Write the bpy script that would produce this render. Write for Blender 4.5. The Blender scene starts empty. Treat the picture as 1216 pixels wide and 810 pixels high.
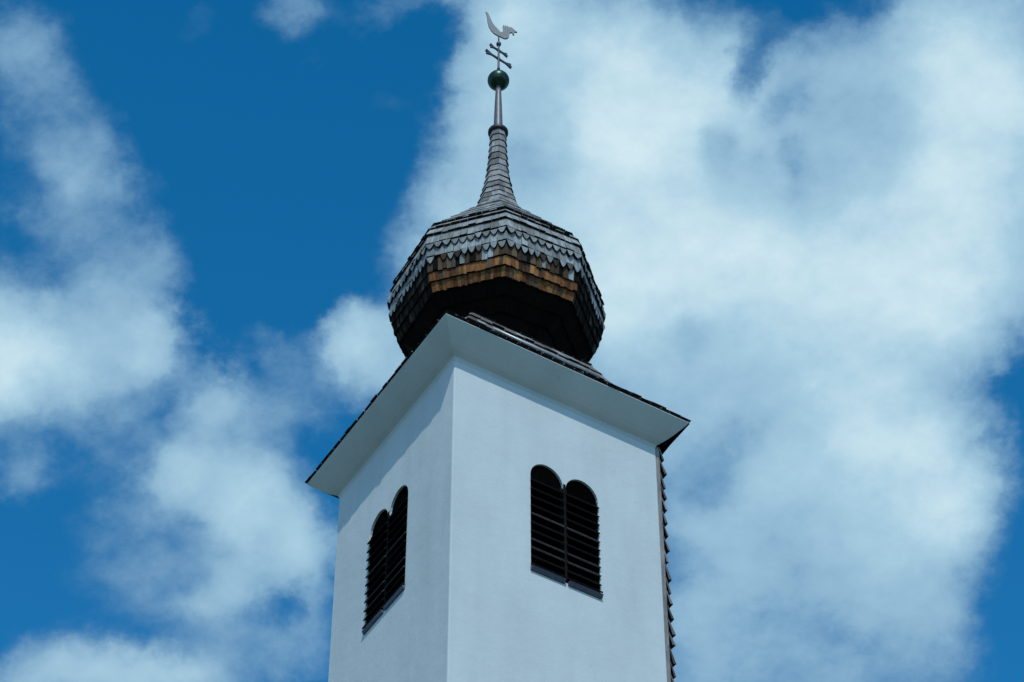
import bpy, bmesh, math, random
from mathutils import Vector, Matrix

random.seed(7)
scene = bpy.context.scene
S = 0.6                       # metres per drawing unit (tower is 5 units = 3 m wide)
Z0 = 43.28                    # camera height below the wall head, drawing units
EYE = 1.6


def w(p):                     # drawing units -> metres, ground at z = 0
    return Vector((p[0] * S, p[1] * S, (p[2] + Z0) * S + EYE))


# ------------------------------------------------------------------ camera
YAW, PITCH, ROLL = 1.019663, 0.820089, 0.00067
cy_, sy_ = math.cos(YAW), math.sin(YAW)
cp_, sp_ = math.cos(PITCH), math.sin(PITCH)
FWD = Vector((cp_ * cy_, cp_ * sy_, sp_))
RGT = Vector((sy_, -cy_, 0))
UPV = RGT.cross(FWD)
cam_d = bpy.data.cameras.new('camera')
cam = bpy.data.objects.new('camera', cam_d)
scene.collection.objects.link(cam)
scene.camera = cam
cam_d.sensor_width = 36
cam_d.lens = 3396.85 / 1216 * 36
cam_d.clip_start = 0.1
cam_d.clip_end = 5000
R_ = RGT * math.cos(ROLL) + UPV * math.sin(ROLL)
U_ = -RGT * math.sin(ROLL) + UPV * math.cos(ROLL)
m = Matrix((R_, U_, -FWD)).transposed().to_4x4()
m.translation = w((-22.871, -37.868, -43.2806))
cam.matrix_world = m

# ------------------------------------------------------------------ exposure
vs = scene.view_settings
scene.display_settings.display_device = 'sRGB'
vs.view_transform = 'Standard'
vs.look = 'None'
vs.exposure = 0.0
vs.gamma = 1.0
vs.use_curve_mapping = False

# ------------------------------------------------------------------ sun
SUN_DIR = Vector((-0.545, -1.082, 1.618)).normalized()      # towards the sun
SUN_EL = math.asin(SUN_DIR.z)
SUN_AZ = math.atan2(SUN_DIR.x, SUN_DIR.y)                   # from +Y, clockwise
sd = bpy.data.lights.new('sun', 'SUN')
sd.energy = 2.1
sd.angle = math.radians(0.53)
sd.color = (0.885, 0.99, 0.97)
sun = bpy.data.objects.new('sun', sd)
scene.collection.objects.link(sun)
sun.rotation_euler = SUN_DIR.to_track_quat('Z', 'Y').to_euler()
sun.location = (0, 0, 80)

# ------------------------------------------------------------------ world: sky and clouds
world = bpy.data.worlds.new('World')
scene.world = world
world.use_nodes = True
nt = world.node_tree
nt.nodes.clear()
N = nt.nodes.new
L = nt.links.new


def math_n(op, a, b=None, c=None, tree=None, clamp=False):
    t = tree or nt
    n = t.nodes.new('ShaderNodeMath')
    n.operation = op
    n.use_clamp = clamp
    for i, v in enumerate((a, b, c)):
        if v is None:
            continue
        if isinstance(v, (int, float)):
            n.inputs[i].default_value = v
        else:
            t.links.new(v, n.inputs[i])
    return n.outputs[0]


def dot_n(sock, vec):
    n = N('ShaderNodeVectorMath')
    n.operation = 'DOT_PRODUCT'
    L(sock, n.inputs[0])
    n.inputs[1].default_value = vec
    return n.outputs['Value']


tc = N('ShaderNodeTexCoord')
DIR = tc.outputs['Generated']
# a frame fixed in the sky: the anchor direction (azimuth 58.4, altitude 47 deg)
A_AZ, A_AL = math.radians(58.42), math.radians(46.99)
E0 = Vector((math.cos(A_AL) * math.cos(A_AZ), math.cos(A_AL) * math.sin(A_AZ), math.sin(A_AL)))
E1 = Vector((math.sin(A_AZ), -math.cos(A_AZ), 0))
E2 = E1.cross(E0)
d0 = math_n('MAXIMUM', dot_n(DIR, E0), 0.15)
K = 3.397
cu = math_n('DIVIDE', dot_n(DIR, E1), d0)
cv = math_n('DIVIDE', dot_n(DIR, E2), d0)
comb = N('ShaderNodeCombineXYZ')
L(math_n('MULTIPLY', cu, K), comb.inputs[0])
L(math_n('MULTIPLY', cv, K), comb.inputs[1])
UV = comb.outputs[0]


def noise(vec, scale, detail, rough, dist=0.0, off=(0, 0, 0)):
    mp = N('ShaderNodeMapping')
    mp.inputs['Location'].default_value = off
    L(vec, mp.inputs['Vector'])
    n = N('ShaderNodeTexNoise')
    n.inputs['Scale'].default_value = scale
    n.inputs['Detail'].default_value = detail
    n.inputs['Roughness'].default_value = rough
    n.inputs['Distortion'].default_value = dist
    L(mp.outputs[0], n.inputs['Vector'])
    return n


def vmath(op, a, b):
    n = N('ShaderNodeVectorMath')
    n.operation = op
    for i, v in enumerate((a, b)):
        if isinstance(v, tuple):
            n.inputs[i].default_value = v
        else:
            L(v, n.inputs[i])
    return n.outputs[0]


# break the cloud outlines up
w1 = noise(UV, 6.0, 6, 0.62)
w2 = noise(UV, 20.0, 6, 0.6, off=(3, 1, 0))
warp = vmath('ADD',
             vmath('MULTIPLY', vmath('SUBTRACT', w1.outputs['Color'], (.5, .5, .5)), (.12, .12, 0)),
             vmath('MULTIPLY', vmath('SUBTRACT', w2.outputs['Color'], (.5, .5, .5)), (.045, .045, 0)))
WUV = vmath('ADD', UV, warp)

# cloud masses: x, y (anchor at 608, 405; y downwards), half sizes, tilt, density
CLOUDS = [
    # the great bank on the right
    (745, 130, 250, 260, 10, 0.86), (700, 340, 300, 260, 0, 0.72), (575, 120, 110, 260, 12, 0.62),
    (1160, 110, 290, 260, 20, 0.88), (960, 320, 420, 270, 0, 0.84), (900, 540, 330, 230, 0, 0.60),
    (970, 720, 240, 280, 0, 0.60), (610, 0, 130, 100, 0, 0.45), (1060, 500, 210, 300, 0, 0.62),
    (840, 720, 150, 250, 0, 0.50), (560, 300, 140, 170, 15, 0.50), (860, 120, 200, 180, 0, 0.55),
    (1150, 290, 220, 220, 0, 0.62), (950, 120, 170, 130, 0, 0.35), (1085, 680, 195, 300, 0, 0.56), (680, 40, 200, 100, 0, 0.4), (1130, 560, 90, 130, 0, 0.4),
    # wisp by the left eave
    (415, 400, 60, 90, 20, 0.62), (470, 420, 80, 110, 0, 0.62), (425, 450, 60, 80, 0, 0.3),
    # left bank
    (10, 430, 250, 180, 0, 0.85), (150, 350, 110, 150, -20, 0.50), (200, 400, 80, 80, 0, 0.55),
    (95, 250, 140, 120, -30, 0.36), (35, 95, 120, 130, -10, 0.34), (0, 30, 130, 100, 0, 0.25),
    (110, 170, 90, 110, -20, 0.28), (40, 200, 120, 110, 0, 0.20), (200, 300, 60, 80, -30, 0.25),
    # middle bank below it
    (255, 585, 150, 120, 20, 0.60), (330, 610, 120, 110, 0, 0.55), (250, 470, 60, 70, 0, 0.42), (370, 680, 90, 120, 0, 0.52),
    (310, 500, 120, 90, 0, 0.34), (215, 540, 90, 70, 0, 0.35), (35, 565, 70, 60, 0, 0.34), (300, 690, 110, 70, -20, 0.35),
    # low bank
    (110, 700, 170, 90, -10, 0.16),
    (170, 800, 220, 80, 15, 0.70), (280, 750, 130, 90, 20, 0.42), (30, 815, 120, 70, 0, 0.45), (370, 780, 90, 90, 0, 0.35),
    # thin veils between the left banks
    (190, 470, 170, 90, 10, 0.20), (120, 630, 130, 90, 0, 0.17), (335, 455, 120, 100, 0, 0.20), (235, 690, 170, 90, -10, 0.26),
    (170, 570, 110, 110, 0, 0.28), (60, 780, 120, 80, 0, 0.22),
    # faint wisps high up
    (345, 10, 100, 55, -15, 0.32), (385, 60, 55, 50, -40, 0.18), (455, 118, 70, 45, 0, 0.14),
    (480, 5, 130, 50, -10, 0.30), (230, 20, 60, 40, 0, 0.12), (345, 420, 80, 60, 0, 0.18),
]
GAPS = [
    (897, 62, 38, 90, 22, 0.68), (975, 3, 110, 30, 15, 0.36), (850, 180, 55, 55, 20, 0.22), (935, 110, 45, 60, 20, 0.22),
    (945, 185, 40, 60, 10, 0.16), (845, 555, 80, 80, 0, 0.32), (500, 70, 60, 90, 10, 0.35), (820, 400, 60, 50, 0, 0.18),
    (1232, 455, 55, 85, 0, 0.9), (1240, 690, 90, 170, 0, 0.95), (1200, 770, 80, 120, 0, 0.6),
    (980, 760, 340, 260, 0, 0.26), (620, 190, 90, 60, 0, 0.12),
    (25, 215, 70, 50, 10, 0.35), (150, 520, 60, 50, 20, 0.3), (335, 735, 60, 30, 0, 0.4),
]


def blob(x, y, rx, ry, rot, amp, a0=0.0):
    mp = N('ShaderNodeMapping')
    mp.vector_type = 'TEXTURE'
    mp.inputs['Location'].default_value = ((x - 608) / 1000, (405 - y) / 1000, 0)
    mp.inputs['Rotation'].default_value = (0, 0, math.radians(-rot))
    mp.inputs['Scale'].default_value = (rx / 1000, ry / 1000, 1)
    L(WUV, mp.inputs['Vector'])
    ln = N('ShaderNodeVectorMath')
    ln.operation = 'LENGTH'
    L(mp.outputs[0], ln.inputs[0])
    mr = N('ShaderNodeMapRange')
    mr.interpolation_type = 'SMOOTHERSTEP'
    mr.inputs['From Min'].default_value = 0.0
    mr.inputs['From Max'].default_value = 1.0
    mr.inputs['To Min'].default_value = 1 - amp      # what is left of the clear air
    mr.inputs['To Max'].default_value = 1.0
    L(ln.outputs['Value'], mr.inputs['Value'])
    return mr.outputs[0]


clear = None
for c in CLOUDS:
    k = blob(*c)
    clear = k if clear is None else math_n('MULTIPLY', clear, k)
acc = math_n('SUBTRACT', 1.0, clear)
for c in GAPS:
    acc = math_n('MULTIPLY', acc, blob(*c))
# away from the anchor: unseen scattered cloud, added to fill the shade
gen = noise(DIR, 2.6, 5, 0.6, off=(2, 5, 1))
away = math_n('MULTIPLY', math_n('SUBTRACT', gen.outputs['Fac'], 0.47), 3.0, clamp=True)
far = N('ShaderNodeMapRange')
far.inputs['From Min'].default_value = 0.955
far.inputs['From Max'].default_value = 0.90
L(dot_n(DIR, E0), far.inputs['Value'])
acc = math_n('ADD', acc, math_n('MULTIPLY', away, far.outputs[0]))
st = N('ShaderNodeMapping')                      # slightly wind-drawn along one diagonal
st.inputs['Rotation'].default_value = (0, 0, math.radians(-50))
st.inputs['Scale'].default_value = (0.85, 1.1, 1)
L(UV, st.inputs['Vector'])
SUV = st.outputs[0]
f1 = noise(SUV, 8.5, 11, 0.63, 0.0, off=(0.4, 0.7, 0))
f2 = noise(SUV, 3.4, 4, 0.5, 0.0, off=(5.4, 2.7, 0))
n1 = math_n('SUBTRACT', f1.outputs['Fac'], 0.5)
n2 = math_n('SUBTRACT', f2.outputs['Fac'], 0.5)
# how much sky the vapour hides: ragged at its edge
body = N('ShaderNodeMapRange')
body.inputs['From Min'].default_value = 0.0
body.inputs['From Max'].default_value = 0.22
L(acc, body.inputs['Value'])
rag = math_n('ADD', math_n('MULTIPLY', n1, 0.84), math_n('MULTIPLY', n2, 0.35))
cover = math_n('ADD', acc, math_n('MULTIPLY', rag, body.outputs[0]))
alpha = N('ShaderNodeMapRange')
alpha.interpolation_type = 'SMOOTHSTEP'
alpha.inputs['From Min'].default_value = 0.07
alpha.inputs['From Max'].default_value = 0.56
L(cover, alpha.inputs['Value'])
# how bright it is: thick parts white, thin parts bluish grey
dens = math_n('ADD', math_n('MULTIPLY', acc, 1.0),
              math_n('ADD', math_n('MULTIPLY', n1, 0.40), math_n('MULTIPLY', n2, 0.30)))
ramp = N('ShaderNodeValToRGB')
ramp.color_ramp.elements[0].position = 0.10
ramp.color_ramp.elements[0].color = (0.14, 0.30, 0.50, 1)
ramp.color_ramp.elements[1].position = 0.98
ramp.color_ramp.elements[1].color = (0.71, 0.875, 0.93, 1)
for pos, col in ((0.46, (0.20, 0.385, 0.575, 1)), (0.74, (0.39, 0.61, 0.755, 1))):
    e = ramp.color_ramp.elements.new(pos)
    e.color = col
L(dens, ramp.inputs[0])

sky = N('ShaderNodeTexSky')
sky.sky_type = 'NISHITA'
sky.sun_disc = False
sky.sun_elevation = SUN_EL
sky.sun_rotation = SUN_AZ
sky.altitude = 800
sky.air_density = 1.0
sky.dust_density = 0.3
sky.ozone_density = 3.0
tint = N('ShaderNodeMix')
tint.data_type = 'RGBA'
tint.blend_type = 'MULTIPLY'
tint.inputs[0].default_value = 1.0
L(sky.outputs[0], tint.inputs[6])
alt = N('ShaderNodeMapRange')
alt.inputs['From Min'].default_value = 0.64
alt.inputs['From Max'].default_value = 0.80
sep = N('ShaderNodeSeparateXYZ')
L(DIR, sep.inputs[0])
L(sep.outputs[2], alt.inputs['Value'])
tmix = N('ShaderNodeMix')
tmix.data_type = 'RGBA'
L(alt.outputs[0], tmix.inputs[0])
tmix.inputs[6].default_value = (0.15, 1.12, 1.48, 1)
tmix.inputs[7].default_value = (0.06, 0.93, 1.27, 1)
tfar = N('ShaderNodeMix')
tfar.data_type = 'RGBA'
L(far.outputs[0], tfar.inputs[0])
L(tmix.outputs[2], tfar.inputs[6])
tfar.inputs[7].default_value = (0.70, 1.08, 1.20, 1)       # unseen sky: redder tint added to warm the fill in the shade
L(tfar.outputs[2], tint.inputs[7])
bg_sky = N('ShaderNodeBackground')
bg_sky.inputs['Strength'].default_value = 0.12
L(tint.outputs[2], bg_sky.inputs['Color'])
bg_cl = N('ShaderNodeBackground')
bg_cl.inputs['Strength'].default_value = 1.0
L(ramp.outputs[0], bg_cl.inputs['Color'])
mix = N('ShaderNodeMixShader')
L(alpha.outputs[0], mix.inputs[0])
L(bg_sky.outputs[0], mix.inputs[1])
L(bg_cl.outputs[0], mix.inputs[2])
out = N('ShaderNodeOutputWorld')
L(mix.outputs[0], out.inputs['Surface'])
world.cycles.sampling_method = 'MANUAL'
world.cycles.sample_map_resolution = 512


# ------------------------------------------------------------------ materials
def mat(name):
    mt = bpy.data.materials.new(name)
    mt.use_nodes = True
    t = mt.node_tree
    t.nodes.clear()
    o = t.nodes.new('ShaderNodeOutputMaterial')
    b = t.nodes.new('ShaderNodeBsdfPrincipled')
    t.links.new(b.outputs[0], o.inputs['Surface'])
    return mt, t, b


def tex_noise(t, scale, detail=6, rough=0.55, stretch=(1, 1, 1)):
    c = t.nodes.new('ShaderNodeTexCoord')
    mp = t.nodes.new('ShaderNodeMapping')
    mp.inputs['Scale'].default_value = stretch
    t.links.new(c.outputs['Object'], mp.inputs['Vector'])
    n = t.nodes.new('ShaderNodeTexNoise')
    n.inputs['Scale'].default_value = scale
    n.inputs['Detail'].default_value = detail
    n.inputs['Roughness'].default_value = rough
    t.links.new(mp.outputs[0], n.inputs['Vector'])
    return n.outputs['Fac']


def ramp_n(t, fac, stops, constant=False):
    r = t.nodes.new('ShaderNodeValToRGB')
    cr = r.color_ramp
    if constant:
        cr.interpolation = 'CONSTANT'
    while len(cr.elements) > 1:
        cr.elements.remove(cr.elements[-1])
    for i, (pos, col) in enumerate(stops):
        el = cr.elements[0] if i == 0 else cr.elements.new(pos)
        el.position = pos
        el.color = (*col, 1)
    t.links.new(fac, r.inputs[0])
    return r.outputs[0]


def mult(t, a, b, fac=1.0, kind='MULTIPLY'):
    mx = t.nodes.new('ShaderNodeMix')
    mx.data_type = 'RGBA'
    mx.blend_type = kind
    mx.inputs[0].default_value = fac
    t.links.new(a, mx.inputs[6])
    t.links.new(b, mx.inputs[7])
    return mx.outputs[2]


def bump(t, b, h, strength, dist):
    bp = t.nodes.new('ShaderNodeBump')
    bp.inputs['Strength'].default_value = strength
    bp.inputs['Distance'].default_value = dist
    t.links.new(h, bp.inputs['Height'])
    t.links.new(bp.outputs[0], b.inputs['Normal'])


def plaster(name, lo, hi):
    mt, t, b = mat(name)
    big = tex_noise(t, 0.9, 5, 0.6)
    streak = tex_noise(t, 1.6, 6, 0.65, (1.2, 1.2, 0.22))
    c = ramp_n(t, big, [(0.3, lo), (0.7, hi)])
    s = ramp_n(t, streak, [(0.28, (0.88, 0.89, 0.885)), (0.62, (1, 1, 1))])
    spots = ramp_n(t, tex_noise(t, 11, 3, 0.5), [(0.24, (0.90, 0.89, 0.86)), (0.32, (1, 1, 1))])
    t.links.new(mult(t, mult(t, c, s), spots), b.inputs['Base Color'])
    b.inputs['Roughness'].default_value = 0.92
    b.inputs['Specular IOR Level'].default_value = 0.2
    h = math_n('ADD', math_n('MULTIPLY', tex_noise(t, 24, 5, 0.5), 0.45, tree=t), math_n('MULTIPLY', tex_noise(t, 2.6, 4, 0.55), 2.6, tree=t), tree=t)
    bump(t, b, h, 0.25, 0.014)
    return mt


def wood(name, stops, rough=0.8, streak=0.5, constant=False, spec=0.15):
    mt, t, b = mat(name)
    g = t.nodes.new('ShaderNodeNewGeometry')
    c = ramp_n(t, g.outputs['Random Per Island'], stops, constant)
    fine = tex_noise(t, 22, 5, 0.65, (1, 1, 0.16))
    s = ramp_n(t, fine, [(0.3, (1 - streak,) * 3), (0.62, (1.0, 1.0, 1.0))])
    blotch = ramp_n(t, tex_noise(t, 3.0, 5, 0.6), [(0.3, (0.72, 0.72, 0.70)), (0.6, (1, 1, 1))])
    t.links.new(mult(t, mult(t, c, s), blotch), b.inputs['Base Color'])
    b.inputs['Roughness'].default_value = rough
    b.inputs['Specular IOR Level'].default_value = spec
    bump(t, b, fine, 0.5, 0.006)
    return mt


def metal(name, col, metallic=0.6, rough=0.45, var=0.35):
    mt, t, b = mat(name)
    n = tex_noise(t, 14, 5, 0.6)
    c = ramp_n(t, n, [(0.3, tuple(v * (1 - var) for v in col)), (0.7, col)])
    t.links.new(c, b.inputs['Base Color'])
    b.inputs['Metallic'].default_value = metallic
    b.inputs['Roughness'].default_value = rough
    return mt


M_WALL = plaster('white_plaster', (0.72, 0.74, 0.74), (0.77, 0.79, 0.79))
M_COVE = plaster('cove_plaster', (0.66, 0.69, 0.67), (0.74, 0.76, 0.74))
GREY = [(0.0, (0.27, 0.25, 0.24)), (0.2, (0.35, 0.335, 0.325)), (0.55, (0.42, 0.405, 0.40)), (1.0, (0.53, 0.52, 0.51))]
M_GREY = wood('weathered_grey_shingle', GREY)
M_FISH = wood('silver_grey_scallop_shingle', [(0.0, (0.27, 0.27, 0.27)), (0.4, (0.42, 0.42, 0.42)), (1.0, (0.60, 0.60, 0.60))])
M_LIP = wood('patchy_scallop_shingle', [(0.0, (0.05, 0.04, 0.03)), (0.35, (0.10, 0.07, 0.05)), (0.5, (0.36, 0.37, 0.37)),
                                        (1.0, (0.52, 0.54, 0.55))])
M_BROWN = wood('brown_shingle', [(0.0, (0.06, 0.035, 0.022)), (0.4, (0.12, 0.065, 0.035)), (1.0, (0.24, 0.15, 0.09))])
M_ORANGE = wood('fresh_orange_shingle', [(0.0, (0.13, 0.048, 0.02)), (0.3, (0.27, 0.10, 0.034)), (0.6, (0.38, 0.15, 0.05)), (1.0, (0.54, 0.24, 0.085))], streak=0.6)
M_FLANK = wood('shade_darkened_brown_shingle', [(0.0, (0.012, 0.009, 0.008)), (0.6, (0.03, 0.022, 0.018)), (0.85, (0.05, 0.04, 0.033)), (1.0, (0.12, 0.095, 0.075))], rough=0.95, spec=0.05)  # flank faces: their self-shading put into a near-black brown
M_DARK = wood('dark_underside_shingle', [(0.0, (0.006, 0.0045, 0.004)), (1.0, (0.013, 0.009, 0.007))], rough=0.9, spec=0.1)  # dark old wood, taken blacker for the shade under the dome
M_BUTT = wood('dark_shingle_butt', [(0.0, (0.018, 0.014, 0.013)), (1.0, (0.045, 0.036, 0.034))], rough=0.9, spec=0.1)  # weathered butt ends, darkened further to draw shadow lines between courses
M_CLAD = wood('brown_grey_cladding_shingle', [(0.0, (0.12, 0.095, 0.09)), (0.5, (0.25, 0.205, 0.20)), (1.0, (0.42, 0.37, 0.36))])
M_SPIRE = wood('spire_shingle', [(0.0, (0.21, 0.185, 0.175)), (0.5, (0.37, 0.34, 0.33)), (1.0, (0.50, 0.47, 0.46))])
M_LOUVRE = wood('black_brown_louvre', [(0.0, (0.005, 0.004, 0.004)), (0.78, (0.014, 0.011, 0.010)), (0.86, (0.05, 0.046, 0.045)), (1.0, (0.09, 0.085, 0.085))], rough=0.8, spec=0.1)  # the few paler slats are lit highlights put into the colour
M_VOID = wood('dark_belfry_boarding', [(0.0, (0.003, 0.0025, 0.0025)), (1.0, (0.006, 0.005, 0.0045))], rough=0.95, spec=0.0)
M_SILL_SHADOW = metal('purple_grey_painted_shadow', (0.13, 0.13, 0.18), 0.0, 0.6)  # colour of the shadow cast below the louvres
M_POLE = metal('grey_brown_lead', (0.22, 0.20, 0.21), 0.3, 0.5)
M_COLLAR = metal('dark_collar', (0.05, 0.045, 0.05), 0.3, 0.5)
M_BALL = metal('green_copper', (0.045, 0.10, 0.068), 0.8, 0.36, 0.6)
M_VANE = metal('grey_sheet_metal', (0.175, 0.20, 0.225), 0.0, 0.6)
M_IRON = metal('wrought_iron', (0.10, 0.09, 0.11), 0.4, 0.5)
M_ZINC = metal('bright_zinc', (0.62, 0.64, 0.66), 0.5, 0.4)


def ground_mat():
    mt, t, b = mat('grass_and_gravel')
    a = tex_noise(t, 0.08, 6, 0.6)
    f = tex_noise(t, 3.0, 8, 0.7)
    c = ramp_n(t, a, [(0.4, (0.11, 0.115, 0.105)), (0.58, (0.07, 0.09, 0.05))])
    s = ramp_n(t, f, [(0.3, (0.6, 0.6, 0.6)), (0.7, (1.1, 1.1, 1.1))])
    t.links.new(mult(t, c, s), b.inputs['Base Color'])
    b.inputs['Roughness'].default_value = 0.95
    bump(t, b, f, 0.5, 0.05)
    return mt


# ------------------------------------------------------------------ object helpers
def empty(name, label, cat, loc=(0, 0, 0)):
    o = bpy.data.objects.new(name, None)
    o.location = loc
    o.empty_display_size = 0.5
    scene.collection.objects.link(o)
    o['label'] = label
    o['category'] = cat
    return o


class MB:
    """collects faces in drawing units, builds one mesh object"""

    def __init__(self):
        self.v, self.f, self.mi, self.sm = [], [], [], []

    def add(self, pts, faces, mi=0, smooth=False):
        k = len(self.v)
        self.v += [Vector(p) for p in pts]
        for f in faces:
            self.f.append([i + k for i in f])
            self.mi.append(mi)
            self.sm.append(smooth)

    def prism(self, lo, hi, mi=0):
        """two matching rings closed into a solid"""
        n = len(lo)
        self.add(list(lo) + list(hi),
                 [list(range(n))[::-1], [n + i for i in range(n)]] +
                 [[i, (i + 1) % n, n + (i + 1) % n, n + i] for i in range(n)], mi)

    def board(self, lo, hi, mi, butt, nb):
        """a shingle: ring starts with the two head corners, the last nb edges before closing are the cut butt"""
        n = len(lo)
        k = len(self.v)
        self.v += [Vector(p) for p in list(lo) + list(hi)]
        fs = [list(range(n))[::-1], [n + i for i in range(n)]] + [[i, (i + 1) % n, n + (i + 1) % n, n + i] for i in range(n)]
        for j, f in enumerate(fs):
            self.f.append([i + k for i in f])
            self.mi.append(butt if (j == 0 or 2 <= j - 2 <= nb) else mi)
            self.sm.append(False)

    def box(self, x0, x1, y0, y1, z0, z1, mi=0):
        lo = [(x0, y0, z0), (x1, y0, z0), (x1, y1, z0), (x0, y1, z0)]
        self.prism(lo, [(a, b, z1) for a, b, _ in lo], mi)

    def rings(self, rings, mi=0, smooth=False, cap=True, closed=True):
        n = len(rings[0])
        pts = [p for r in rings for p in r]
        fs = []
        m_ = n if closed else n - 1
        for j in range(len(rings) - 1):
            for i in range(m_):
                a, b = j * n + i, j * n + (i + 1) % n
                fs.append([a, b, b + n, a + n])
        if cap:
            fs.append(list(range(n))[::-1])
            fs.append([(len(rings) - 1) * n + i for i in range(n)])
        self.add(pts, fs, mi, smooth)

    def lathe(self, prof, seg=24, mi=0, smooth=True, rot=0.0, cx=0, cy=0):
        self.rings([[(cx + r * math.cos(rot + 2 * math.pi * i / seg), cy + r * math.sin(rot + 2 * math.pi * i / seg), z)
                     for i in range(seg)] for r, z in prof], mi, smooth)

    def tube(self, p0, p1, r0, r1=None, seg=10, mi=0):
        p0, p1 = Vector(p0), Vector(p1)
        r1 = r0 if r1 is None else r1
        d = (p1 - p0).normalized()
        a = d.orthogonal().normalized()
        b = d.cross(a)
        ring = lambda p, r: [p + (a * math.cos(2 * math.pi * i / seg) + b * math.sin(2 * math.pi * i / seg)) * r for i in range(seg)]
        self.rings([ring(p0, r0), ring(p1, r1)], mi, True)

    def build(self, name, mats, parent=None, origin=None, label=None, bevel=0.0):
        me = bpy.data.meshes.new(name)
        off = Vector(origin) if origin is not None else Vector((0, 0, 0))
        me.from_pydata([tuple(w(p) - off) for p in self.v], [], self.f)
        for mt in (mats if isinstance(mats, (list, tuple)) else [mats]):
            me.materials.append(mt)
        for i, p in enumerate(me.polygons):
            p.material_index = self.mi[i]
            p.use_smooth = self.sm[i]
        bm = bmesh.new()
        bm.from_mesh(me)
        bmesh.ops.recalc_face_normals(bm, faces=bm.faces)
        bm.to_mesh(me)
        bm.free()
        o = bpy.data.objects.new(name, me)
        scene.collection.objects.link(o)
        if parent:
            o.parent = parent
        if label:
            o['label'] = label
        if bevel:
            bv = o.modifiers.new('bevel', 'BEVEL')
            bv.width = bevel
            bv.segments = 2
            bv.limit_method = 'ANGLE'
        return o


FLAT = [(0.0, 0.0), (1.0, 0.0)]
FISH = [(0.02, 1.0), (0.12, 0.62), (0.30, 0.22), (0.5, 0.0), (0.70, 0.22), (0.88, 0.62), (0.98, 1.0)]


def course(mb, tl, tr, bl, br, n_sh, th=0.035, tip=FLAT, tip_h=0.0, mi=0, jit=0.02, skip=0.0, gap=0.035, ragged=0.0, ext=0.0,
           lift=0.004, widths=0.25, butt=None):
    """one course of shingles on the flat face tl-tr-br-bl (top edge, bottom edge), each a tapered board"""
    tl, tr, bl, br = Vector(tl), Vector(tr), Vector(bl), Vector(br)
    nrm = (tr - tl + br - bl).cross((bl - tl) + (br - tr))
    nrm.normalize()
    nrm = -nrm
    cuts = [0.0]
    for i in range(n_sh):
        cuts.append(cuts[-1] + 1 + random.uniform(-widths, widths))
    cuts = [c / cuts[-1] for c in cuts]
    for i in range(n_sh):
        if skip and random.random() < skip:
            continue
        a, b = cuts[i], cuts[i + 1]
        g = (b - a) * gap
        a2 = a + g if i else -ext
        b2 = b - g if i < n_sh - 1 else 1 + ext
        dz = random.uniform(-1, 1) * jit - (random.random() < 0.2) * ragged * random.random()
        tilt = random.uniform(-0.4, 0.4) * jit
        thk = th * random.uniform(0.75, 1.3)
        lf = lift + random.random() * 0.25 * th
        top0, top1 = tl.lerp(tr, a if i else 0), tl.lerp(tr, b if i < n_sh - 1 else 1)
        down = ((bl + br) * 0.5 - (tl + tr) * 0.5).normalized()
        outer = [top0 + nrm * 0.012, top1 + nrm * 0.012]
        inner = [top0 - nrm * 0.01, top1 - nrm * 0.01]
        for s, up in reversed(tip):
            t = a2 + (b2 - a2) * s
            q = bl.lerp(br, t) - down * (up * tip_h) + down * (dz + tilt * (s - 0.5))
            outer.append(q + nrm * (thk + lf))
            inner.append(q + nrm * lf)
        m1 = mi if isinstance(mi, int) else random.choice(mi)
        mb.board(inner, outer, m1, m1 if butt is None else butt, len(tip))


# ------------------------------------------------------------------ ground
gm = bpy.data.meshes.new('ground')
gb = bmesh.new()
bmesh.ops.create_grid(gb, x_segments=40, y_segments=40, size=2000)
gb.to_mesh(gm)
gb.free()
gm.materials.append(ground_mat())
ground = bpy.data.objects.new('ground', gm)
ground['kind'] = 'structure'
ground['label'] = 'open grass and gravel ground at the foot of the tower'
scene.collection.objects.link(ground)

# ------------------------------------------------------------------ tower
tower = empty('church_tower',
              'white plastered church tower with louvred belfry openings and a wooden shingled onion dome',
              'church tower')
H, HY = 2.5, 2.445
ZB = -(Z0 + EYE / S)           # foot of the tower
HEAD = 0.45                    # the shaft runs up behind the cove

SPR, SILL, APEX = -2.44, -5.04, -2.0
DEPTH = 0.30


def arch_z(s, x0, xm, x1):
    """head of the twin round-arched opening at s"""
    a, b = (x0, xm - 0.03) if s <= xm else (xm + 0.03, x1)
    c, r = (a + b) / 2, (b - a) / 2
    k = max(0.0, 1 - ((s - c) / r) ** 2)
    return SPR + (APEX - SPR) * math.sqrt(k)


def opening_samples(x0, x1):
    xm = (x0 + x1) / 2
    out = []
    for a, b in ((x0, xm - 0.03), (xm + 0.03, x1)):
        c, r = (a + b) / 2, (b - a) / 2
        out += [c - r * math.cos(math.pi * i / 14) for i in range(15)]
    return xm, out


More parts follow.
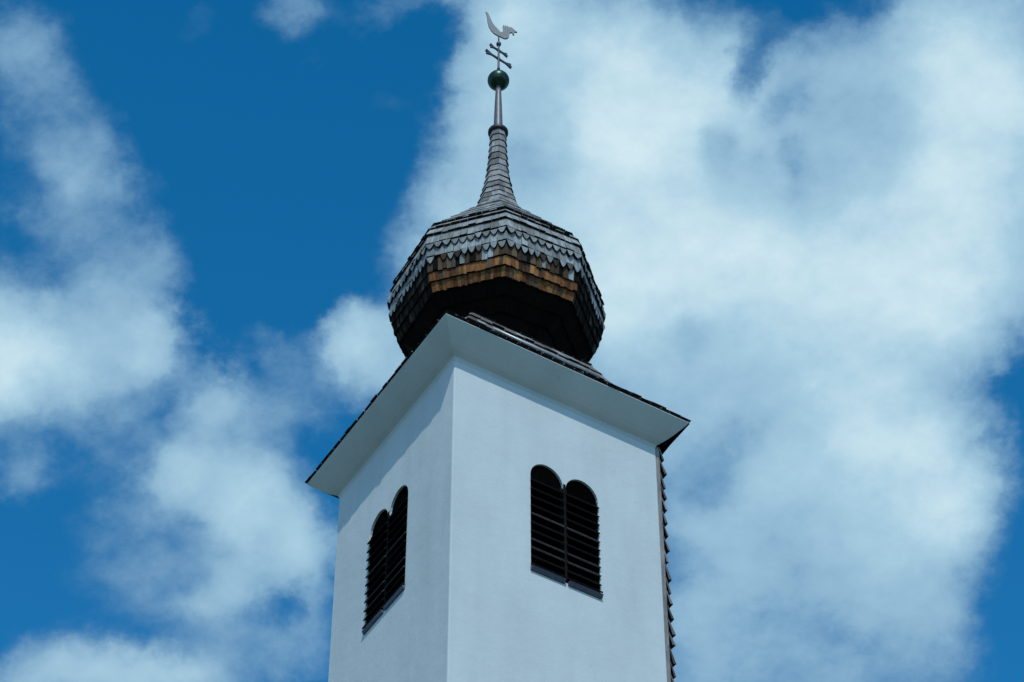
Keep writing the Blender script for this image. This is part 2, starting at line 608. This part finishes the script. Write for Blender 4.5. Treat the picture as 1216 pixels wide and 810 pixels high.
def wall_side(mb, to3, s0, s1, o0, o1):
    """a wall face (s across, z up) with a twin-arched opening and its reveals; to3(s, depth, z)"""
    q = lambda pts: mb.add([to3(*p) for p in pts], [list(range(len(pts)))])
    rect = lambda a, b, z0, z1: q([(a, 0, z0), (b, 0, z0), (b, 0, z1), (a, 0, z1)])
    xm, xs = opening_samples(o0, o1)
    rect(s0, o0, ZB, SILL)
    rect(o1, s1, ZB, SILL)
    rect(o0, o1, ZB, SILL)
    rect(s0, o0, SILL, SPR)
    rect(o1, s1, SILL, SPR)
    rect(s0, o0, SPR, HEAD)
    rect(o1, s1, SPR, HEAD)
    for a, b in zip(xs[:-1], xs[1:]):
        za, zb = arch_z(a, o0, xm, o1), arch_z(b, o0, xm, o1)
        q([(a, 0, za), (b, 0, zb), (b, 0, HEAD), (a, 0, HEAD)])
        q([(a, 0, za), (b, 0, zb), (b, DEPTH, zb), (a, DEPTH, za)])
    q([(o0, 0, SILL), (o0, 0, SPR), (o0, DEPTH, SPR), (o0, DEPTH, SILL)])
    q([(o1, 0, SILL), (o1, 0, SPR), (o1, DEPTH, SPR), (o1, DEPTH, SILL)])
    q([(o0, 0, SILL), (o1, 0, SILL), (o1, DEPTH, SILL), (o0, DEPTH, SILL)])


R0, R1 = -0.655, 0.985         # opening on the right (south) face, along x
L0, L1 = -0.66, 0.95           # opening on the left (west) face, along y
to_r = lambda s, d, z: (s, -HY + d, z)
to_l = lambda s, d, z: (-H + d, s, z)
mb = MB()
CR = 0.035
wall_side(mb, to_r, -H + CR, H, R0, R1)
wall_side(mb, to_l, -HY + CR, HY, L0, L1)
rr = [(-H + CR - CR * math.cos(math.pi / 2 * i / 6), -HY + CR - CR * math.sin(math.pi / 2 * i / 6)) for i in range(7)]
mb.add([(x, y, z) for z in (ZB, HEAD) for x, y in rr], [[i, i + 1, i + 8, i + 7] for i in range(6)], smooth=True)
mb.add([(H, -HY, ZB), (H, HY, ZB), (H, HY, HEAD), (H, -HY, HEAD)], [[0, 1, 2, 3]])
mb.add([(H, HY, ZB), (-H, HY, ZB), (-H, HY, HEAD), (H, HY, HEAD)], [[0, 1, 2, 3]])
mb.add([(-H, -HY, HEAD), (H, -HY, HEAD), (H, HY, HEAD), (-H, HY, HEAD)], [[0, 1, 2, 3]])
mb.build('wall', M_WALL, tower)


# louvred openings
def make_window(to3, o0, o1, proj):
    mb = MB()
    xm, xs = opening_samples(o0, o1)
    pts = [to3(o0, DEPTH - 0.005, SILL + 0.003)] + [to3(s, DEPTH - 0.005, arch_z(s, o0, xm, o1)) for s in xs] + \
          [to3(o1, DEPTH - 0.005, SILL + 0.003)]
    back = [Vector(p) + (Vector(to3(0, 1, 0)) - Vector(to3(0, 0, 0))) * 0.04 for p in pts]
    mb.prism(pts, back)
    win = mb.build('belfry_window', M_VOID, tower)
    # boarded heads of the two arches, just behind the wall face
    ty = MB()
    for a, b in ((o0, xm - 0.03), (xm + 0.03, o1)):
        c, r = (a + b) / 2, (b - a) / 2 - 0.006
        ap = [(c - r * math.cos(math.pi * i / 16), SPR + (APEX - SPR - 0.006) * math.sin(math.pi * i / 16)) for i in range(17)]
        ap = [(a + 0.006, SPR - 0.22)] + ap + [(b - 0.006, SPR - 0.22)]
        ty.prism([to3(s_, 0.05, z_) for s_, z_ in ap], [to3(s_, 0.09, z_) for s_, z_ in ap])
    ty.build('arch_board', M_VOID, win)
    for a, b in ((o0, xm - 0.035), (xm + 0.035, o1)):
        lm = MB()
        nsl = 13
        for k in range(nsl):
            z = SILL + 0.07 + k * 0.2345
            c, r = (a + b) / 2, (b - a) / 2
            aa, bb = a + 0.004, b - 0.004
            zt = z + 0.16
            if zt > SPR + 0.05:
                continue
            if zt > SPR:
                kk = 1 - ((zt - SPR) / (APEX - SPR)) ** 2
                if kk < 0.12:
                    continue
                rr = r * math.sqrt(kk)
                aa, bb = c - rr + 0.004, c + rr - 0.004
            p = (proj if k == 0 else 0.055) if z < SPR - 0.05 else -0.01
            jz = random.uniform(-0.008, 0.008)
            jj = random.uniform(-0.008, 0.008)
            e0, e1 = aa, bb
            # sloping board: inner edge high, outer edge low and proud of the wall
            sec = [(-p, z), (-p + 0.012, z - 0.030), (0.078, z + 0.125), (0.070, z + 0.155)]
            wall_in = [(aa, bb) if d > -0.004 else (e0, e1) for d, _ in sec]
            lo = [to3(wall_in[i][0], d, zz + jz) for i, (d, zz) in enumerate(sec)]
            hi = [to3(wall_in[i][1], d, zz + jz + jj) for i, (d, zz) in enumerate(sec)]
            lm.prism(lo, hi)
        for side in (a + 0.004, b - 0.044):
            st = [to3(side, 0.03, SILL + 0.004), to3(side + 0.04, 0.03, SILL + 0.004),
                  to3(side + 0.04, 0.28, SILL + 0.004), to3(side, 0.28, SILL + 0.004)]
            top = SPR + 0.02
            lm.prism(st, [Vector(p) + Vector((0, 0, top - SILL)) for p in st])
        lm.build('louvre_panel', M_LOUVRE, win)
        sb = MB()  # strip added in place of the shadow under the bottom slat
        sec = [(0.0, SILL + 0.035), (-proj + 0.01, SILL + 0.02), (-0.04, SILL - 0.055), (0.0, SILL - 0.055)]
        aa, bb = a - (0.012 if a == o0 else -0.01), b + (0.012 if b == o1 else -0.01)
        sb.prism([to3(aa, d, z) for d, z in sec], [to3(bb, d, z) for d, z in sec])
        sb.build('sill_shadow_strip', M_SILL_SHADOW, win)
    mm = MB()
    c4 = [to3(xm - 0.03, -0.005, SILL + 0.10), to3(xm + 0.03, -0.005, SILL + 0.10),
          to3(xm + 0.03, 0.2, SILL + 0.10), to3(xm - 0.03, 0.2, SILL + 0.10)]
    mm.prism(c4, [Vector(p) + Vector((0, 0, SPR - SILL + 0.02)) for p in c4])
    mm.build('mullion', M_LOUVRE, win)
    return win


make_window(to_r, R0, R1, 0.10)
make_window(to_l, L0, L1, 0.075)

# cove cornice under the eaves (white on the weather-free sides, dark boarded on the other two)
PROF = [(0.003, -0.07), (0.012, -0.02), (0.03, 0.02), (0.07, 0.048), (0.14, 0.095), (0.22, 0.165), (0.31, 0.255), (0.40, 0.355),
        (0.48, 0.45), (0.525, 0.51), (0.542, 0.53), (0.545, 0.545)]


def square(o, z):
    return [(-H - o, -HY - o, z), (H + o, -HY - o, z), (H + o, HY + o, z), (-H - o, HY + o, z)]


mb = MB()
db = MB()
sq = [square(o, z) for o, z in PROF]
for j in range(len(sq) - 1):
    for i in range(4):
        a, b, c, d = sq[j][i], sq[j][(i + 1) % 4], sq[j + 1][(i + 1) % 4], sq[j + 1][i]
        seg = 24
        for k in range(seg):
            la = Vector(a).lerp(Vector(b), k / seg)
            lb = Vector(a).lerp(Vector(b), (k + 1) / seg)
            lc = Vector(d).lerp(Vector(c), (k + 1) / seg)
            ld = Vector(d).lerp(Vector(c), k / seg)
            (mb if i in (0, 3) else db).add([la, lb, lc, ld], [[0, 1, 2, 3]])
mb.add([(-H - .545, -HY - .545, .545), (H + .545, -HY - .545, .545), (H + .545, HY + .545, .545), (-H - .545, HY + .545, .545)], [[0, 1, 2, 3]])
mb.build('cornice', M_COVE, tower)
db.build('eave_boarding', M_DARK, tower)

# ------------------------------------------------------------------ shingle cladding on the weather side
mb = MB()
ch = 0.375
zz = 0.06
k = 0
while zz - ch > ZB + 0.1:
    ys = (-HY + 0.005, HY - 0.005)
    o_t, o_b = 0.10, 0.18
    course(mb, (H + o_t, ys[0], zz), (H + o_t, ys[1], zz), (H + o_b, ys[0], zz - ch), (H + o_b, ys[1], zz - ch),
           17, th=random.uniform(0.04, 0.075), jit=0.05, ragged=0.12, butt=2, ext=random.uniform(-0.006, 0.004))
    zz -= ch
mb.box(H + 0.003, H + 0.11, -HY + 0.01, HY - 0.01, ZB, 0.02, 0)
# the courses that sweep out under the eave
sweep = [(0.165, 0.10), (0.22, 0.16), (0.31, 0.26), (0.42, 0.38), (0.56, 0.535)]
for (o0, z0), (o1, z1) in zip(sweep[:-1], sweep[1:]):
    yy0, yy1 = HY + max(0, o0 - 0.05), HY + max(0, o1 - 0.03)
    course(mb, (H + o1, -yy1, z1), (H + o1, yy1, z1), (H + o0, -yy0, z0 - 0.03), (H + o0, yy0, z0 - 0.03), 18, th=0.035, jit=0.01, mi=1)
mb.build('shingle_cladding', [M_CLAD, M_DARK, M_BUTT], tower)

# ------------------------------------------------------------------ tower roof
mb = MB()
RP = [(3.04, 0.60), (2.66, 1.07), (2.24, 1.58), (1.86, 2.08), (1.68, 2.48), (1.53, 2.80), (1.32, 2.96), (1.00, 3.02)]
SY = 2.985 / 3.04


def sq_pt(mm_, z, i):
    sx, sy = ((-1, -1), (1, -1), (1, 1), (-1, 1))[i % 4]
    return Vector((sx * mm_, sy * mm_ * SY, z))


for j in range(len(RP) - 1, 0, -1):
    (mb_, zb_), (mt_, zt_) = RP[j - 1], RP[j]
    for i in range(4):
        course(mb, sq_pt(mt_, zt_, i), sq_pt(mt_, zt_, i + 1), sq_pt(mb_, zb_ - 0.02, i), sq_pt(mb_, zb_ - 0.02, i + 1),
               max(6, int(mb_ * 2 / 0.26)), th=0.04 if j == 1 else 0.055, jit=0.02 if j == 1 else 0.04, mi=[0, 0, 3], ragged=0.0 if j == 1 else 0.09, ext=0.006, butt=2)
# doubled starter course along the eave
for i in range(4):
    course(mb, sq_pt(2.7, 0.99, i), sq_pt(2.7, 0.99, i + 1), sq_pt(3.04, 0.57, i), sq_pt(3.04, 0.57, i + 1), 26, th=0.03, jit=0.008, butt=2,
           ext=0.004, lift=-0.03)
inner = [[tuple(sq_pt(mm_ - 0.07, z - 0.02, i)) for i in range(4)] for mm_, z in RP]
inner[0] = [tuple(sq_pt(3.03, 0.55, i)) for i in range(4)]
mb.rings(inner, mi=1)
mb.build('roof', [M_CLAD, M_DARK, M_BUTT, M_GREY], tower)

# snow guard: a bright rail on short brackets along the break of the roof
mb = MB()
mb.tube((-1.29, -1.98, 2.00), (1.44, -1.98, 1.985), 0.030)
for x in (-1.2, -0.5, 0.2, 0.85, 1.38):
    mb.box(x - 0.02, x + 0.02, -1.975, -1.90, 1.86, 1.985)
mb.build('snow_guard', M_ZINC, tower)

# ------------------------------------------------------------------ onion dome
ROT = math.radians(-4.0)


def oct_pt(r, z, i):
    a = ROT + math.radians(22.5 + 45 * i)
    return Vector((r * math.cos(a), r * math.sin(a), z))


DP = [(0.50, 8.62), (0.72, 8.20), (0.99, 7.86), (1.31, 7.41), (1.63, 6.98), (1.94, 6.56), (2.19, 6.18), (2.355, 5.87), (2.42, 5.58),
      (2.435, 5.28), (2.42, 5.07), (2.40, 4.87), (2.38, 4.64), (2.35, 4.42), (2.27, 4.17), (2.15, 3.93), (1.84, 3.72), (1.50, 3.50),
      (1.24, 3.25), (1.10, 2.92), (1.06, 2.60)]
mb = MB()
mats = [M_GREY, M_FISH, M_LIP, M_BROWN, M_ORANGE, M_DARK, M_BUTT, M_FLANK]
for j in range(len(DP) - 1):
    (rt, zt), (rb, zb) = DP[j], DP[j + 1]
    wid = 2 * rb * math.sin(math.radians(22.5))
    zt0 = zt
    kw = dict(th=0.022 if zb > 6.5 else 0.055, jit=0.014, mi=0, ext=0.014, butt=6 if zb < 6.3 else None)
    n_sh = max(3, round(wid / 0.175))
    if zb < 5.20 and zb > 4.95:            # upper scalloped course
        kw.update(tip=FISH, tip_h=0.16, mi=1, th=0.065, widths=0.10, gap=0.0)
        n_sh = 10
    elif 4.8 < zb < 4.95:
        kw.update(mi=1, th=0.045)
        rt, zt = 2.425, 5.24
        n_sh = 10
    elif 4.5 < zb < 4.8:                   # scallops hanging below the lip, patchy
        kw.update(tip=FISH, tip_h=0.19, mi=2, th=0.06, widths=0.12, gap=0.0, jit=0.03, skip=0.06)
        n_sh = 11
    elif 4.3 < zb < 4.5:
        kw.update(mi=[3, 3, 3, 2, 5], th=0.035, jit=0.03)
        rt, zt = 2.395, 4.84
        n_sh = 15
    elif 3.85 < zb < 4.3:
        kw.update(mi=[4, 4, 4, 4, 4, 3], th=0.05, gap=0.04, widths=0.6, butt=6)
        n_sh = 23
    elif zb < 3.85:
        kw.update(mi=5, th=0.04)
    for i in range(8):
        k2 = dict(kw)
        # fresh wood shows on the two front faces; flank shade is painted darker
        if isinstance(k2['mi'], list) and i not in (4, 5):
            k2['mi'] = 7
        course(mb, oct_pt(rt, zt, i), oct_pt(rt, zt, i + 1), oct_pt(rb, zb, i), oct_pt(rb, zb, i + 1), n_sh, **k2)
shell = []
for r, z in DP:
    shell.append([tuple(oct_pt(max(0.2, r - 0.035), z, i)) for i in range(8)])
mb.rings(shell, mi=5)
dome = mb.build('onion_dome', mats, tower)

# ------------------------------------------------------------------ spire, collar, pole and ball
SP = [(0.58, 8.45), (0.50, 8.70), (0.44, 8.94), (0.39, 9.18), (0.345, 9.42), (0.305, 9.66), (0.272, 9.91), (0.245, 10.16), (0.225, 10.41),
      (0.208, 10.66), (0.196, 10.91), (0.187, 11.16), (0.180, 11.40), (0.178, 11.62)]
mb = MB()
SP = SP[::-1]
for j in range(len(SP) - 1):
    (rt, zt), (rb, zb) = SP[j], SP[j + 1]
    for i in range(8):
        course(mb, oct_pt(rt, zt, i), oct_pt(rt, zt, i + 1), oct_pt(rb, zb - 0.015, i), oct_pt(rb, zb - 0.015, i + 1),
               1 if zb > 9.3 else 2, th=0.03, jit=0.008, ext=0.06, butt=2)
mb.rings([[tuple(oct_pt(r - 0.015, z, i)) for i in range(8)] for r, z in SP], mi=1)
spire = mb.build('spire', [M_SPIRE, M_DARK, M_BUTT], tower)
mb = MB()
mb.lathe([(0.12, 11.57), (0.225, 11.58), (0.25, 11.61), (0.25, 11.68), (0.22, 11.73), (0.10, 11.76)])
mb.build('collar', M_COLLAR, spire)
mb = MB()
mb.lathe([(0.118, 11.70), (0.115, 11.72), (0.105, 12.2), (0.092, 12.7), (0.075, 13.2), (0.066, 13.48)])
mb.build('pole', M_POLE, spire)
mb = MB()
mb.lathe([(0.01 + 0.266 * math.sin(math.pi * i / 20), 13.73 - 0.266 * math.cos(math.pi * i / 20)) for i in range(21)], seg=32)
mb.build('finial_ball', M_BALL, spire)

# ------------------------------------------------------------------ weathervane
VB = w((0, 0, 13.98))
vane = empty('weathervane', 'grey metal rooster weathervane on a small double-barred cross above the green ball', 'weathervane', VB)
mb = MB()
mb.lathe([(0.03, 13.95), (0.028, 14.3), (0.022, 15.25), (0.018, 15.62)], seg=10)
mb.lathe([(0.022, 15.16), (0.06, 15.20), (0.065, 15.26), (0.03, 15.33)], seg=12)
mb.lathe([(0.022, 14.18), (0.045, 14.2), (0.022, 14.24)], seg=12)
mb.build('rod', M_IRON, vane, VB)


def vane_plate(mb, pts, az, th, z_of=None):
    d = Vector((math.cos(az), math.sin(az), 0))
    n = Vector((-math.sin(az), math.cos(az), 0))
    lo = [d * u + Vector((0, 0, z)) - n * th for u, z in pts]
    hi = [d * u + Vector((0, 0, z)) + n * th for u, z in pts]
    mb.prism(lo, hi)


AZ = math.radians(6.5)
for zc, hl, fl in ((14.62, 0.40, 0.085), (14.97, 0.27, 0.075)):
    mb = MB()
    half = [(0.02, 0.055), (0.06, 0.032), (hl * 0.5, 0.026), (hl * 0.62, 0.036), (hl * 0.9, fl), (hl, fl * 1.05), (hl - 0.02, 0.02),
            (hl + 0.03, 0.0)]
    top = [(u, zc + t) for u, t in half]
    outl = top + [(u, zc - t) for u, t in half[::-1][1:]]
    outl += [(-u, z) for u, z in outl[::-1]]
    vane_plate(mb, outl, AZ, 0.018)
    mb.build('cross_arm', M_IRON, vane, VB)
# rooster outline, tail up to the left, beak to the right (u across, z up)
ZR = 15.62
pix = [(70, 58), (92, 72), (106, 100), (118, 130), (132, 160), (152, 188), (172, 206), (186, 222), (200, 240), (216, 236), (222, 212),
       (218, 184), (226, 168), (234, 184), (244, 170), (251, 186), (262, 174), (268, 190), (282, 186), (298, 192), (314, 206), (342, 228),
       (318, 228), (318, 252), (306, 254), (299, 234), (282, 236), (276, 250), (272, 272), (262, 288), (238, 294), (214, 286), (196, 276), (176, 270),
       (146, 254), (120, 228), (100, 194), (88, 152), (83, 112), (78, 84)]
mb = MB()
pts = [((px - 185) / 7.36 / 45.2, ZR + (262 - py) / 7.36 / 29.0) for px, py in pix]
vane_plate(mb, pts, math.radians(-27), 0.02)
mb.build('rooster', M_VANE, vane, VB)
